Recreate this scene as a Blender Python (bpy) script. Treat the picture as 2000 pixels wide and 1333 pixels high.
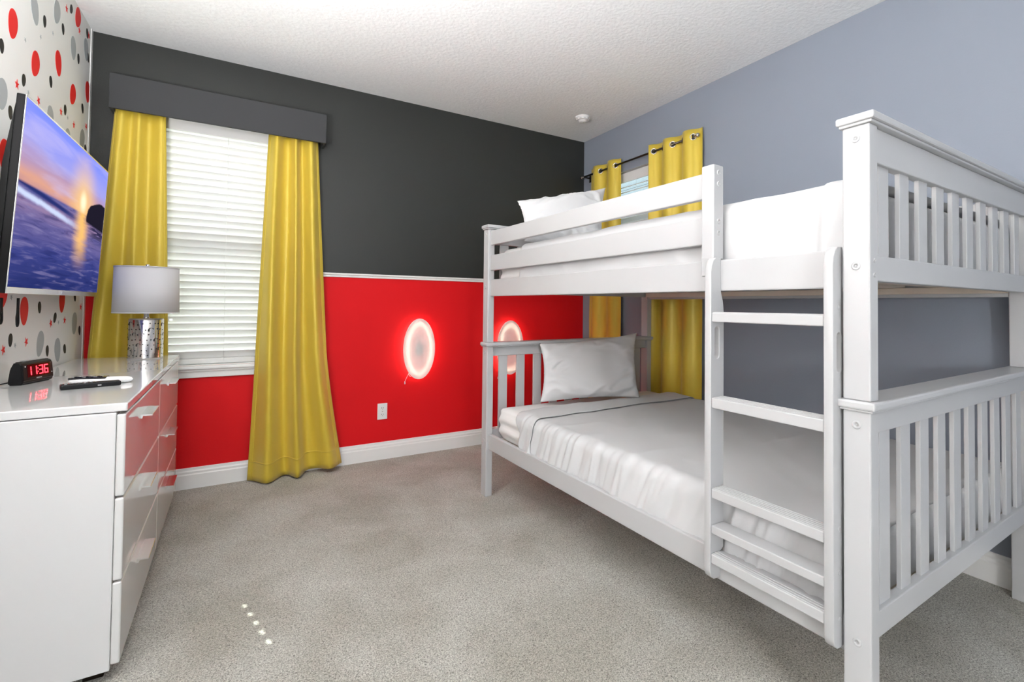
import bpy, bmesh, math, random
from mathutils import Vector, Matrix, noise
random.seed(7)
for o in list(bpy.data.objects): bpy.data.objects.remove(o)
SC = bpy.context.scene; COL = SC.collection

# ------------------------------------------------------------------ camera
FPX, YAW, PIT, ROL, CX, CY, CAMH = 949.297, 0.54878, 0.02064, 0.0099, 1060.0, 576.93, 1.168
_f = Vector((math.sin(YAW)*math.cos(PIT), math.cos(YAW)*math.cos(PIT), math.sin(PIT)))
_r = Vector((math.cos(YAW), -math.sin(YAW), 0)); _u = _r.cross(_f)
RT = _r*math.cos(ROL)+_u*math.sin(ROL); UP = -_r*math.sin(ROL)+_u*math.cos(ROL)
CAM = Vector((0, 0, CAMH))
cd = bpy.data.cameras.new('camera'); cam = bpy.data.objects.new('camera', cd); COL.objects.link(cam)
m = Matrix((RT, UP, -_f)).transposed().to_4x4(); m.translation = CAM; cam.matrix_world = m
cd.sensor_width = 36; cd.sensor_fit = 'HORIZONTAL'; cd.lens = 36*FPX/2000
cd.shift_x = (1000-CX)/2000; cd.shift_y = (CY-666.5)/2000; cd.clip_start = 0.02
SC.camera = cam
def pray(px, py): return _f + RT*((px-CX)/FPX) - UP*((py-CY)/FPX)
def on_x(px, py, X): d = pray(px, py); return CAM + d*(X/d.x)

# ------------------------------------------------------------------ world, sun, exposure
W = bpy.data.worlds.new('world'); SC.world = W; W.use_nodes = True
nt = W.node_tree; bg = nt.nodes['Background']
bg.inputs['Color'].default_value = (0.86, 0.93, 1.0, 1); bg.inputs['Strength'].default_value = 2.4
sd = bpy.data.lights.new('sun', 'SUN'); sd.energy = 13.5; sd.angle = math.radians(0.25); sd.color = (1, 0.95, 0.86)
sun = bpy.data.objects.new('sun', sd); COL.objects.link(sun)
SUNDIR = Vector((0.25*0.845, -0.968*0.845, -0.535)).normalized()
sun.rotation_euler = (-SUNDIR).to_track_quat('Z', 'Y').to_euler(); sun.location = (-1, 8, 6)
vs = SC.view_settings; vs.view_transform = 'Standard'; vs.look = 'None'; vs.gamma = 1; vs.use_curve_mapping = False
vs.exposure = 0.62

# ------------------------------------------------------------------ materials
def pm(name, col, rough=0.5, metal=0.0, spec=0.5, bump=None, vary=None, coat=0.0, emit=None, trans=0.0, sheen=0.0, aniso=0.0):
    """principled; bump=(scale,strength,dist); vary=(scale, colour2, lo, hi)"""
    mt = bpy.data.materials.new(name); mt.use_nodes = True; n = mt.node_tree.nodes; l = mt.node_tree.links
    b = n['Principled BSDF']; b.inputs['Base Color'].default_value = (*col, 1)
    b.inputs['Roughness'].default_value = rough; b.inputs['Metallic'].default_value = metal
    b.inputs['Specular IOR Level'].default_value = spec; b.inputs['Coat Weight'].default_value = coat
    b.inputs['Coat Roughness'].default_value = 0.03
    if sheen: b.inputs['Sheen Weight'].default_value = sheen
    if emit: b.inputs['Emission Color'].default_value = (*emit[0], 1); b.inputs['Emission Strength'].default_value = emit[1]
    tc = n.new('ShaderNodeTexCoord')
    if bump:
        nz = n.new('ShaderNodeTexNoise'); nz.inputs['Scale'].default_value = bump[0]; nz.inputs['Detail'].default_value = 4
        l.new(tc.outputs['Object'], nz.inputs['Vector'])
        bp = n.new('ShaderNodeBump'); bp.inputs['Strength'].default_value = bump[1]; bp.inputs['Distance'].default_value = bump[2]
        l.new(nz.outputs['Fac'], bp.inputs['Height']); l.new(bp.outputs['Normal'], b.inputs['Normal'])
    if vary:
        nz = n.new('ShaderNodeTexNoise'); nz.inputs['Scale'].default_value = vary[0]; nz.inputs['Detail'].default_value = 3
        l.new(tc.outputs['Object'], nz.inputs['Vector'])
        cr = n.new('ShaderNodeValToRGB'); e = cr.color_ramp.elements
        e[0].position, e[1].position = vary[2], vary[3]; e[0].color = (*col, 1); e[1].color = (*vary[1], 1)
        l.new(nz.outputs['Fac'], cr.inputs['Fac']); l.new(cr.outputs['Color'], b.inputs['Base Color'])
    if trans:
        out = n['Material Output']; t = n.new('ShaderNodeBsdfTranslucent'); t.inputs['Color'].default_value = (*col, 1)
        mx = n.new('ShaderNodeMixShader'); mx.inputs[0].default_value = trans
        l.new(b.outputs[0], mx.inputs[1]); l.new(t.outputs[0], mx.inputs[2]); l.new(mx.outputs[0], out.inputs['Surface'])
    return mt
M = {}
M['black_paint'] = pm('black_paint', (0.0195, 0.0215, 0.0195), 0.5, spec=0.5, bump=(160, 0.10, 0.004), vary=(1.6, (0.0225, 0.025, 0.0225), 0.35, 0.7))
M['red_paint'] = pm('red_paint', (0.70, 0.006, 0.010), 0.6, spec=0.2, bump=(160, 0.10, 0.004), vary=(1.3, (0.66, 0.006, 0.009), 0.35, 0.7))
M['grey_paint'] = pm('grey_paint', (0.245, 0.272, 0.325), 0.55, spec=0.35, bump=(140, 0.10, 0.004), vary=(1.1, (0.255, 0.282, 0.335), 0.35, 0.7))
M['paper'] = pm('wallpaper_ground', (0.90, 0.90, 0.88), 0.6, spec=0.3, bump=(90, 0.04, 0.002))
M['ceiling'] = pm('ceiling_paint', (0.825, 0.84, 0.845), 0.85, spec=0.2, bump=(55, 0.35, 0.01), vary=(38, (0.80, 0.815, 0.82), 0.42, 0.6))
M['trim'] = pm('trim_white', (0.86, 0.86, 0.85), 0.35, bump=(30, 0.02, 0.002))
M['bedpaint'] = pm('bed_white_paint', (0.485, 0.487, 0.495), 0.32, bump=(18, 0.02, 0.003))
M['gloss'] = pm('gloss_white_lacquer', (0.70, 0.70, 0.70), 0.05, spec=0.6, coat=0.5, bump=(6, 0.01, 0.002))
M['glossfront'] = pm('gloss_white_front', (0.72, 0.72, 0.71), 0.05, spec=0.5, coat=0.15, bump=(5, 0.006, 0.002))
M['sidepanel'] = pm('white_side_panel', (0.70, 0.70, 0.70), 0.4, bump=(12, 0.01, 0.002))
M['sheet'] = pm('white_cotton', (0.58, 0.582, 0.59), 0.85, spec=0.2, bump=(420, 0.10, 0.001), sheen=0.15)
M['pillow'] = pm('white_pillowcase', (0.66, 0.66, 0.665), 0.88, spec=0.2, bump=(420, 0.10, 0.001), sheen=0.15)
M['mattress'] = pm('mattress_cover', (0.82, 0.81, 0.80), 0.9, spec=0.2, bump=(200, 0.2, 0.002))
M['wood'] = pm('pale_pine', (0.74, 0.64, 0.54), 0.6, bump=(60, 0.1, 0.002), vary=(9, (0.80, 0.71, 0.61), 0.3, 0.7))
M['chrome'] = pm('chrome', (0.86, 0.86, 0.87), 0.08, metal=1.0, bump=(40, 0.01, 0.001))
M['hammered'] = pm('hammered_silver', (0.66, 0.63, 0.61), 0.16, metal=1.0, bump=(60, 0.12, 0.002))
M['brushed'] = pm('brushed_steel', (0.88, 0.89, 0.90), 0.26, metal=1.0, bump=(90, 0.02, 0.001))
M['bronze'] = pm('dark_bronze', (0.07, 0.055, 0.045), 0.28, metal=1.0, bump=(90, 0.02, 0.001))
M['nickel'] = pm('nickel', (0.62, 0.58, 0.52), 0.2, metal=1.0, bump=(90, 0.02, 0.001))
M['hole'] = pm('dark_recess', (0.02, 0.02, 0.02), 0.7, bump=(90, 0.02, 0.001))
M['tvplastic'] = pm('tv_black_plastic', (0.006, 0.006, 0.0065), 0.5, spec=0.12, bump=(200, 0.02, 0.0005))
M['blackplastic'] = pm('black_plastic', (0.008, 0.008, 0.009), 0.36, spec=0.25, bump=(200, 0.03, 0.0005))
M['blackgloss'] = pm('black_gloss', (0.008, 0.008, 0.009), 0.08, coat=0.5, bump=(20, 0.004, 0.0005))
M['greyplastic'] = pm('grey_plastic', (0.42, 0.42, 0.43), 0.4, bump=(200, 0.03, 0.0005))
M['whiteplastic'] = pm('white_plastic', (0.82, 0.82, 0.82), 0.35, bump=(120, 0.02, 0.0005))
M['shade'] = pm('lamp_shade_linen', (0.80, 0.80, 0.82), 0.9, spec=0.2, bump=(500, 0.15, 0.0008), trans=0.25)
M['pelmet'] = pm('charcoal_fabric', (0.047, 0.0485, 0.051), 0.75, spec=0.3, bump=(500, 0.12, 0.0008))
M['slat'] = pm('blind_slat_white', (0.80, 0.80, 0.785), 0.45, bump=(25, 0.02, 0.001), trans=0.03)
M['disc'] = pm('light_disc_acrylic', (0.86, 0.85, 0.84), 0.45, bump=(60, 0.02, 0.001), trans=0.30)
M['led'] = pm('led_strip', (1, 0.9, 0.75), 0.5, emit=((1, 0.86, 0.68), 15.0))
M['globe'] = pm('fill_globe_glow', (1, 1, 1), 0.4, emit=((1, 0.99, 0.98), 112.0))  # glow of the fill light added behind the camera
M['fill_uplight'] = pm('fill_uplight_glow', (1, 1, 1), 0.4, emit=((1, 0.99, 0.985), 290.0))  # glow of the unseen fill light added to brighten the ceiling
M['siding'] = pm('house_siding', (0.13, 0.165, 0.20), 0.8, bump=(8, 0.2, 0.01))
M['reddigit'] = pm('red_led_digit', (0.8, 0.02, 0.03), 0.4, emit=((1, 0.03, 0.05), 3.0))
M['clockwindow'] = pm('clock_window', (0.035, 0.002, 0.003), 0.12, bump=(60, 0.004, 0.0004))
M['mred'] = pm('print_red', (0.80, 0.022, 0.018), 0.6, spec=0.3, bump=(90, 0.03, 0.001))
M['mgrey'] = pm('print_grey', (0.44, 0.47, 0.48), 0.6, spec=0.3, bump=(90, 0.03, 0.001))
M['mblack'] = pm('print_black', (0.028, 0.027, 0.024), 0.6, spec=0.3, bump=(90, 0.03, 0.001))
M['lawn'] = pm('lawn', (0.10, 0.16, 0.05), 0.9, bump=(40, 0.5, 0.02), vary=(6, (0.16, 0.20, 0.08), 0.3, 0.7))

def curtain_mat():
    mt = pm('yellow_satin', (0.74, 0.55, 0.055), 0.40, metal=0.12, spec=0.6, sheen=0.2)
    n, l = mt.node_tree.nodes, mt.node_tree.links; b = n['Principled BSDF']; tc = n.new('ShaderNodeTexCoord')
    b.inputs['Anisotropic'].default_value = 0.35
    mp = n.new('ShaderNodeMapping'); mp.inputs['Scale'].default_value = (900, 900, 60); l.new(tc.outputs['Object'], mp.inputs['Vector'])
    nz = n.new('ShaderNodeTexNoise'); nz.inputs['Scale'].default_value = 1.0; l.new(mp.outputs[0], nz.inputs['Vector'])
    bp = n.new('ShaderNodeBump'); bp.inputs['Strength'].default_value = 0.05; bp.inputs['Distance'].default_value = 0.001
    l.new(nz.outputs['Fac'], bp.inputs['Height']); l.new(bp.outputs[0], b.inputs['Normal'])
    t = n.new('ShaderNodeBsdfTranslucent'); t.inputs['Color'].default_value = (0.8, 0.6, 0.06, 1)
    mx = n.new('ShaderNodeMixShader'); mx.inputs[0].default_value = 0.12
    l.new(b.outputs[0], mx.inputs[1]); l.new(t.outputs[0], mx.inputs[2]); l.new(mx.outputs[0], n['Material Output'].inputs['Surface'])
    return mt
M['satin'] = curtain_mat()

def carpet_mat():
    mt = bpy.data.materials.new('carpet'); mt.use_nodes = True; n, l = mt.node_tree.nodes, mt.node_tree.links
    b = n['Principled BSDF']; b.inputs['Roughness'].default_value = 0.95; b.inputs['Specular IOR Level'].default_value = 0.1
    b.inputs['Sheen Weight'].default_value = 0.2
    tc = n.new('ShaderNodeTexCoord')
    def nz(sc, det=3, dist=0.0):
        x = n.new('ShaderNodeTexNoise'); x.inputs['Scale'].default_value = sc; x.inputs['Detail'].default_value = det
        x.inputs['Distortion'].default_value = dist; l.new(tc.outputs['Object'], x.inputs['Vector']); return x
    fine, mid, big = nz(230, 3, 1.2), nz(90, 3, 0.6), nz(2.6, 4, 0.5)
    r1 = n.new('ShaderNodeValToRGB'); e = r1.color_ramp.elements
    e[0].position, e[0].color = 0.34, (0.20, 0.19, 0.165, 1); e[1].position, e[1].color = 0.62, (0.77, 0.765, 0.70, 1)
    l.new(fine.outputs['Fac'], r1.inputs['Fac'])
    r2 = n.new('ShaderNodeValToRGB'); e = r2.color_ramp.elements
    e[0].position, e[0].color = 0.34, (0.76, 0.74, 0.70, 1); e[1].position, e[1].color = 0.64, (1, 1, 1, 1)
    l.new(big.outputs['Fac'], r2.inputs['Fac'])
    mu = n.new('ShaderNodeMix'); mu.data_type = 'RGBA'; mu.blend_type = 'MULTIPLY'; mu.inputs[0].default_value = 1
    l.new(r1.outputs[0], mu.inputs[6]); l.new(r2.outputs[0], mu.inputs[7]); l.new(mu.outputs[2], b.inputs['Base Color'])
    ad = n.new('ShaderNodeMath'); ad.operation = 'ADD'; l.new(fine.outputs['Fac'], ad.inputs[0]); l.new(mid.outputs['Fac'], ad.inputs[1])
    bp = n.new('ShaderNodeBump'); bp.inputs['Strength'].default_value = 0.8; bp.inputs['Distance'].default_value = 0.008
    l.new(ad.outputs[0], bp.inputs['Height']); l.new(bp.outputs[0], b.inputs['Normal'])
    return mt
M['carpet'] = carpet_mat()

def glass_mat():
    mt = bpy.data.materials.new('window_glass'); mt.use_nodes = True; n, l = mt.node_tree.nodes, mt.node_tree.links
    n.remove(n['Principled BSDF'])
    t = n.new('ShaderNodeBsdfTransparent'); g = n.new('ShaderNodeBsdfGlossy'); g.inputs['Roughness'].default_value = 0.02
    t.inputs['Color'].default_value = (0.9, 0.95, 0.95, 1)
    mx = n.new('ShaderNodeMixShader'); mx.inputs[0].default_value = 0.06
    l.new(t.outputs[0], mx.inputs[1]); l.new(g.outputs[0], mx.inputs[2]); l.new(mx.outputs[0], n['Material Output'].inputs['Surface'])
    return mt
M['glass'] = glass_mat()

def tv_mat():
    """sunset over a wet beach, drawn from UV with maths and noise"""
    mt = bpy.data.materials.new('tv_picture'); mt.use_nodes = True; n, l = mt.node_tree.nodes, mt.node_tree.links
    b = n['Principled BSDF']; b.inputs['Base Color'].default_value = (0.004, 0.004, 0.005, 1); b.inputs['Roughness'].default_value = 0.25; b.inputs['Specular IOR Level'].default_value = 0.0
    uv = n.new('ShaderNodeUVMap'); sp = n.new('ShaderNodeSeparateXYZ'); l.new(uv.outputs[0], sp.inputs[0])
    U, V = sp.outputs[0], sp.outputs[1]
    def mth(op, a, c=None, clamp=False):
        x = n.new('ShaderNodeMath'); x.operation = op; x.use_clamp = clamp
        for i, v in enumerate((a, c)):
            if v is None: continue
            if isinstance(v, (int, float)): x.inputs[i].default_value = v
            else: l.new(v, x.inputs[i])
        return x.outputs[0]
    def ramp(f, stops):
        r = n.new('ShaderNodeValToRGB'); e = r.color_ramp.elements
        while len(e) < len(stops): e.new(0.5)
        for k, (p_, c_) in enumerate(stops): e[k].position = p_; e[k].color = (*c_, 1)
        l.new(f, r.inputs[0]); return r.outputs[0]
    def mix(f, a, c, mode='MIX'):
        x = n.new('ShaderNodeMix'); x.data_type = 'RGBA'; x.blend_type = mode
        if isinstance(f, (int, float)): x.inputs[0].default_value = f
        else: l.new(f, x.inputs[0])
        for i, v in ((6, a), (7, c)):
            if isinstance(v, tuple): x.inputs[i].default_value = (*v, 1)
            else: l.new(v, x.inputs[i])
        return x.outputs[2]
    def noise_(sx, sy, det=4, dist=0.0):
        mp = n.new('ShaderNodeMapping'); mp.inputs['Scale'].default_value = (sx, sy, 1); l.new(uv.outputs[0], mp.inputs[0])
        x = n.new('ShaderNodeTexNoise'); x.inputs['Scale'].default_value = 1; x.inputs['Detail'].default_value = det
        x.inputs['Distortion'].default_value = dist; l.new(mp.outputs[0], x.inputs[0]); return x.outputs[0]
    def sstep(x, a, c):
        r = n.new('ShaderNodeMapRange'); r.interpolation_type = 'SMOOTHSTEP'; l.new(x, r.inputs[0])
        r.inputs[1].default_value = a; r.inputs[2].default_value = c; return r.outputs[0]
    nsk = noise_(2.2, 7.0)
    vv = mth('ADD', V, mth('MULTIPLY', mth('SUBTRACT', nsk, 0.5), 0.16))
    sky = ramp(vv, [(0.52, (0.42, 0.22, 0.30)), (0.60, (0.72, 0.36, 0.26)), (0.70, (0.46, 0.30, 0.46)), (0.80, (0.36, 0.36, 0.82)), (1.0, (0.20, 0.27, 0.95))])
    cl = sstep(noise_(1.8, 9.0, 5, 0.6), 0.45, 0.72)
    sky = mix(mth('MULTIPLY', cl, 0.5), sky, (0.60, 0.54, 0.86))
    dx = mth('MULTIPLY', mth('SUBTRACT', U, 0.66), 1.7); dy = mth('SUBTRACT', V, 0.645)
    dist = mth('SQRT', mth('ADD', mth('MULTIPLY', dx, dx), mth('MULTIPLY', dy, dy)))
    glow = mth('SUBTRACT', 1.0, sstep(dist, 0.0, 0.42))
    sky = mix(mth('MULTIPLY', glow, 0.85), sky, (1.0, 0.62, 0.22))
    core = mth('SUBTRACT', 1.0, sstep(dist, 0.015, 0.11))
    sky = mix(core, sky, (1.0, 0.93, 0.62))
    # sea and wet sand, horizon tilts a little, waves as streaked noise
    slant = mth('ADD', V, mth('MULTIPLY', U, 0.10))
    nw = noise_(5, 34, 5, 0.8); nw2 = noise_(2.0, 9.0, 4, 1.0)
    sea = ramp(mth('ADD', V, mth('MULTIPLY', mth('SUBTRACT', nw2, 0.5), 0.25)), [(0.0, (0.020, 0.030, 0.15)), (0.20, (0.045, 0.055, 0.24)), (0.38, (0.14, 0.12, 0.32)), (0.48, (0.30, 0.20, 0.36)), (0.56, (0.10, 0.11, 0.34))])
    sea = mix(mth('MULTIPLY', sstep(nw, 0.50, 0.70), 0.45), sea, (0.30, 0.26, 0.48))
    sea = mix(mth('MULTIPLY', sstep(nw, 0.48, 0.28), 0.5), sea, (0.012, 0.018, 0.11))
    # breaking wave: a white and a dark line near the horizon on the left
    bw = mth('ABSOLUTE', mth('SUBTRACT', mth('ADD', slant, mth('MULTIPLY', mth('SUBTRACT', noise_(7, 2, 3), 0.5), 0.04)), 0.515))
    sea = mix(mth('MULTIPLY', mth('SUBTRACT', 1.0, sstep(bw, 0.004, 0.028)), mth('SUBTRACT', 1.0, sstep(U, 0.35, 0.75))), sea, (0.60, 0.68, 0.95))
    dw = mth('ABSOLUTE', mth('SUBTRACT', slant, 0.565))
    sea = mix(mth('MULTIPLY', mth('SUBTRACT', 1.0, sstep(dw, 0.004, 0.026)), mth('SUBTRACT', 1.0, sstep(U, 0.4, 0.8))), sea, (0.02, 0.03, 0.16))
    rc = mth('ABSOLUTE', mth('SUBTRACT', mth('ADD', U, mth('MULTIPLY', mth('SUBTRACT', nw, 0.5), 0.10)), 0.665))
    refl = mth('MULTIPLY', mth('SUBTRACT', 1.0, sstep(rc, 0.0, 0.13)), sstep(V, 0.12, 0.42))
    sea = mix(mth('MULTIPLY', refl, 0.95), sea, (1.0, 0.56, 0.16))
    isky = sstep(V, 0.555, 0.575)
    pic = mix(isky, sea, sky)
    # dark headland rock at the right, and its reflection
    rx = mth('MULTIPLY', mth('SUBTRACT', U, 0.94), 1.0); ry = mth('MULTIPLY', mth('SUBTRACT', V, 0.54), 1.35)
    rd = mth('ADD', mth('SQRT', mth('ADD', mth('MULTIPLY', rx, rx), mth('MULTIPLY', ry, ry))), mth('MULTIPLY', mth('SUBTRACT', noise_(9, 9), 0.5), 0.06))
    rock = mth('MULTIPLY', mth('SUBTRACT', 1.0, sstep(rd, 0.215, 0.23)), sstep(slant, 0.575, 0.60))
    pic = mix(rock, pic, (0.012, 0.010, 0.022))
    rr = mth('MULTIPLY', mth('SUBTRACT', 1.0, sstep(rd, 0.10, 0.30)), sstep(nw, 0.42, 0.55))
    pic = mix(mth('MULTIPLY', mth('MULTIPLY', rr, mth('SUBTRACT', 1.0, rock)), mth('SUBTRACT', 1.0, isky)), pic, (0.03, 0.025, 0.08))
    l.new(pic, b.inputs['Emission Color']); b.inputs['Emission Strength'].default_value = 0.72
    return mt
M['tv'] = tv_mat()

# ------------------------------------------------------------------ mesh helpers
def link(name, me, mat=None, parent=None, smooth=False):
    o = bpy.data.objects.new(name, me); COL.objects.link(o)
    if mat is not None:
        for k in (mat if isinstance(mat, (list, tuple)) else [mat]): me.materials.append(M[k])
    if parent is not None: o.parent = parent
    if smooth:
        for p in me.polygons: p.use_smooth = True
    return o
def from_bm(name, bm, mat, parent=None, smooth=False):
    bmesh.ops.recalc_face_normals(bm, faces=bm.faces[:])
    me = bpy.data.meshes.new(name); bm.to_mesh(me); bm.free(); return link(name, me, mat, parent, smooth)
def pyd(name, v, f, mat, parent=None, smooth=False):
    me = bpy.data.meshes.new(name); me.from_pydata(v, [], f); me.update(); return link(name, me, mat, parent, smooth)
def add_box(bm, x0, x1, y0, y1, z0, z1, bev=0.0, seg=2):
    vs_ = [bm.verts.new((x, y, z)) for x in (x0, x1) for y in (y0, y1) for z in (z0, z1)]
    fs = [bm.faces.new([vs_[i] for i in q]) for q in ((0, 1, 3, 2), (4, 6, 7, 5), (0, 4, 5, 1), (2, 3, 7, 6), (0, 2, 6, 4), (1, 5, 7, 3))]
    bmesh.ops.recalc_face_normals(bm, faces=fs)
    if bev:
        es = list({e for f in fs for e in f.edges})
        bmesh.ops.bevel(bm, geom=es, offset=bev, segments=seg, affect='EDGES', profile=0.5)
def box(name, x0, x1, y0, y1, z0, z1, mat, parent=None, bev=0.0, seg=2):
    bm = bmesh.new(); add_box(bm, min(x0, x1), max(x0, x1), min(y0, y1), max(y0, y1), z0, z1, bev, seg)
    return from_bm(name, bm, mat, parent)
def lathe(name, prof, mat, parent=None, seg=40, loc=(0, 0, 0), axis='Z', sx=1.0):
    bm = bmesh.new(); rings = []
    for r, z in prof:
        if r < 1e-6: rings.append([bm.verts.new((0, 0, z))]); continue
        rings.append([bm.verts.new((r*math.cos(2*math.pi*k/seg), r*math.sin(2*math.pi*k/seg), z)) for k in range(seg)])
    for a, b in zip(rings, rings[1:]):
        for k in range(seg):
            k2 = (k+1) % seg
            if len(a) == 1 and len(b) == 1: continue
            if len(a) == 1: bm.faces.new((a[0], b[k], b[k2]))
            elif len(b) == 1: bm.faces.new((a[k], a[k2], b[0]))
            else: bm.faces.new((a[k], a[k2], b[k2], b[k]))
    if axis == 'Y': bmesh.ops.rotate(bm, verts=bm.verts, matrix=Matrix.Rotation(math.pi/2, 3, 'X'))
    if axis == 'X': bmesh.ops.rotate(bm, verts=bm.verts, matrix=Matrix.Rotation(math.pi/2, 3, 'Y'))
    o = from_bm(name, bm, mat, parent, True); o.location = loc
    return o
def tube(name, pts, r, mat, parent=None, seg=8, flat=1.0):
    bm = bmesh.new(); pts = [Vector(p) for p in pts]; rings = []
    for i, p in enumerate(pts):
        d = (pts[min(i+1, len(pts)-1)]-pts[max(i-1, 0)]).normalized()
        s = d.cross(Vector((0, 0, 1)) if abs(d.z) < 0.9 else Vector((1, 0, 0))).normalized(); t = d.cross(s)
        rings.append([bm.verts.new(p + s*(r*math.cos(2*math.pi*k/seg)) + t*(r*flat*math.sin(2*math.pi*k/seg))) for k in range(seg)])
    for a, b in zip(rings, rings[1:]):
        for k in range(seg): bm.faces.new((a[k], a[(k+1) % seg], b[(k+1) % seg], b[k]))
    bm.faces.new(rings[0]); bm.faces.new(rings[-1])
    return from_bm(name, bm, mat, parent, True)
def smooth_pts(pts, n=8):
    out = []; P = [Vector(p) for p in pts]
    for i in range(len(P)-1):
        a, b, c, d = P[max(i-1, 0)], P[i], P[i+1], P[min(i+2, len(P)-1)]
        for k in range(n):
            t = k/n; out.append(0.5*((2*b)+(c-a)*t+(2*a-5*b+4*c-d)*t*t+(3*b-a-3*c+d)*t**3))
    out.append(P[-1]); return out
def plate(name, loops, t0, t1, mat, parent=None, plane='XZ', bev=0.0):
    """flat shape with holes (first loop outer), extruded between t0 and t1 along the third axis"""
    cu = bpy.data.curves.new('tmp', 'CURVE'); cu.dimensions = '2D'; cu.fill_mode = 'BOTH'
    cu.extrude = abs(t1-t0)/2-bev; cu.bevel_depth = bev; cu.bevel_resolution = 1 if bev else 0
    for lp in loops:
        s = cu.splines.new('POLY'); s.points.add(len(lp)-1); s.use_cyclic_u = True
        for k, (a, b) in enumerate(lp): s.points[k].co = (a, b, 0, 1)
    o = bpy.data.objects.new('tmp', cu); COL.objects.link(o)
    dg = bpy.context.evaluated_depsgraph_get(); me = bpy.data.meshes.new_from_object(o.evaluated_get(dg))
    bpy.data.objects.remove(o); bpy.data.curves.remove(cu); me.name = name; me.materials.clear()
    mid = (t0+t1)/2
    for v in me.vertices:
        a, b, c = v.co
        v.co = {'XZ': (a, mid-c, b), 'YZ': (mid+c, a, b), 'XY': (a, b, mid+c)}[plane]
    return link(name, me, mat, parent)
def grid(name, fn, nu, nv, mat, parent=None, thick=0.0, off=0.0, closed=False):
    vs_ = [fn(i/nu, j/nv) for j in range(nv+1) for i in range(nu+1)]
    fs = [(j*(nu+1)+i, j*(nu+1)+i+1, (j+1)*(nu+1)+i+1, (j+1)*(nu+1)+i) for j in range(nv) for i in range(nu)]
    o = pyd(name, [tuple(v) for v in vs_], fs, mat, parent, True)
    if thick:
        md = o.modifiers.new('thick', 'SOLIDIFY'); md.thickness = thick; md.offset = off
    return o
def thing(name, label, cat, loc=(0, 0, 0), rz=0.0, group=None, rot=None):
    o = bpy.data.objects.new(name, None); COL.objects.link(o); o.location = loc
    o.rotation_euler = rot if rot else (0, 0, rz); o.empty_display_size = 0.1
    return tag(o, label, cat, group)
def tag(o, label, cat, group=None):
    o['label'] = label; o['category'] = cat
    if group: o['group'] = group
    return o
def struct(o): o['kind'] = 'structure'; return o
def dup(o, parent=None, loc=None):
    c = o.copy(); COL.objects.link(c)
    if parent is not None: c.parent = parent
    if loc is not None: c.location = loc
    return c
def ellipse(cx, cy, rx, ry, n=48, rot=0.0):
    return [(cx+rx*math.cos(t)*math.cos(rot)-ry*math.sin(t)*math.sin(rot), cy+rx*math.cos(t)*math.sin(rot)+ry*math.sin(t)*math.cos(rot)) for t in (2*math.pi*k/n for k in range(n))]
def sm(x, a, b):
    t = max(0.0, min(1.0, (x-a)/(b-a))); return t*t*(3-2*t)
def nz3(x, y, z): return noise.noise(Vector((x, y, z)))

# ------------------------------------------------------------------ room shell
XL, XR, YB, YF, H, T = -0.79, 2.753, 3.764, -2.7, 2.74, 0.16
ZR = 1.37                     # where red meets black
WX0, WX1, WZ0, WZ1 = -0.56, 0.33, 0.765, 2.34     # window_1 opening (back wall)
VY0, VY1, VZ0, VZ1 = 2.62, 3.48, 1.50, 2.325      # window_2 opening (right wall)
struct(box('floor', XL-T, XR+T, YF-T, YB+T, -0.1, 0, 'carpet'))
struct(box('ceiling', XL-T, XR+T, YF-T, YB+T, H, H+0.1, 'ceiling'))
bm = bmesh.new()
for a in ((XL-T, WX0, 0, ZR), (XL-T, WX0, ZR, H), (WX1, XR+T, 0, ZR), (WX1, XR+T, ZR, H), (WX0, WX1, 0, WZ0), (WX0, WX1, WZ1, H)):
    add_box(bm, a[0], a[1], YB, YB+T, a[2], a[3])
wb = struct(from_bm('wall_back', bm, ['black_paint', 'red_paint', 'trim']))
for p in wb.data.polygons:
    c = p.center; p.material_index = 1 if c.z < ZR else 0
    if abs(p.normal.x) > 0.9 and WX0-0.01 < c.x < WX1+0.01: p.material_index = 2
    if abs(p.normal.z) > 0.9 and WX0 < c.x < WX1: p.material_index = 2
bm = bmesh.new()
for a in ((YF, VY0, 0, H), (VY1, YB, 0, H), (VY0, VY1, 0, VZ0), (VY0, VY1, VZ1, H)):
    add_box(bm, XR, XR+T, a[0], a[1], a[2], a[3])
wr = struct(from_bm('wall_right', bm, ['grey_paint', 'trim']))
for p in wr.data.polygons:
    c = p.center
    if abs(p.normal.x) < 0.5 and VY0-0.01 < c.y < VY1+0.01 and VZ0-0.01 < c.z < VZ1+0.01: p.material_index = 1
wl = struct(box('wall_left', XL-T, XL, YF, YB, 0, H, 'paper'))
struct(box('wall_front', XL-T, XR+T, YF-T, YF, 0, H, 'grey_paint'))
def baseboard(name, a, b, along):
    """stepped skirting profile: depth, height"""
    prof = [(0, 0), (0.016, 0), (0.016, 0.085), (0.012, 0.092), (0.012, 0.104), (0.007, 0.112), (0.006, 0.126), (0, 0.128)]
    bm = bmesh.new(); R = []
    for t in (a, b):
        R.append([bm.verts.new((t, YB-d, z) if along == 'X' else (XR-d, t, z)) for d, z in prof])
    n = len(prof)
    for k in range(n): bm.faces.new((R[0][k], R[0][(k+1) % n], R[1][(k+1) % n], R[1][k]))
    bm.faces.new(R[0]); bm.faces.new(R[1])
    return struct(from_bm(name, bm, 'trim'))
baseboard('baseboard_back', XL, XR, 'X'); baseboard('baseboard_right', YF, YB-0.016, 'Y')
bm = bmesh.new()
for x0, x1 in ((XL, WX0), (WX1, XR)):
    add_box(bm, x0, x1, YB-0.012, YB, 1.356, 1.372, 0.003); add_box(bm, x0, x1, YB-0.02, YB, 1.372, 1.386, 0.004)
struct(from_bm('trim_1', bm, 'trim'))
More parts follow.
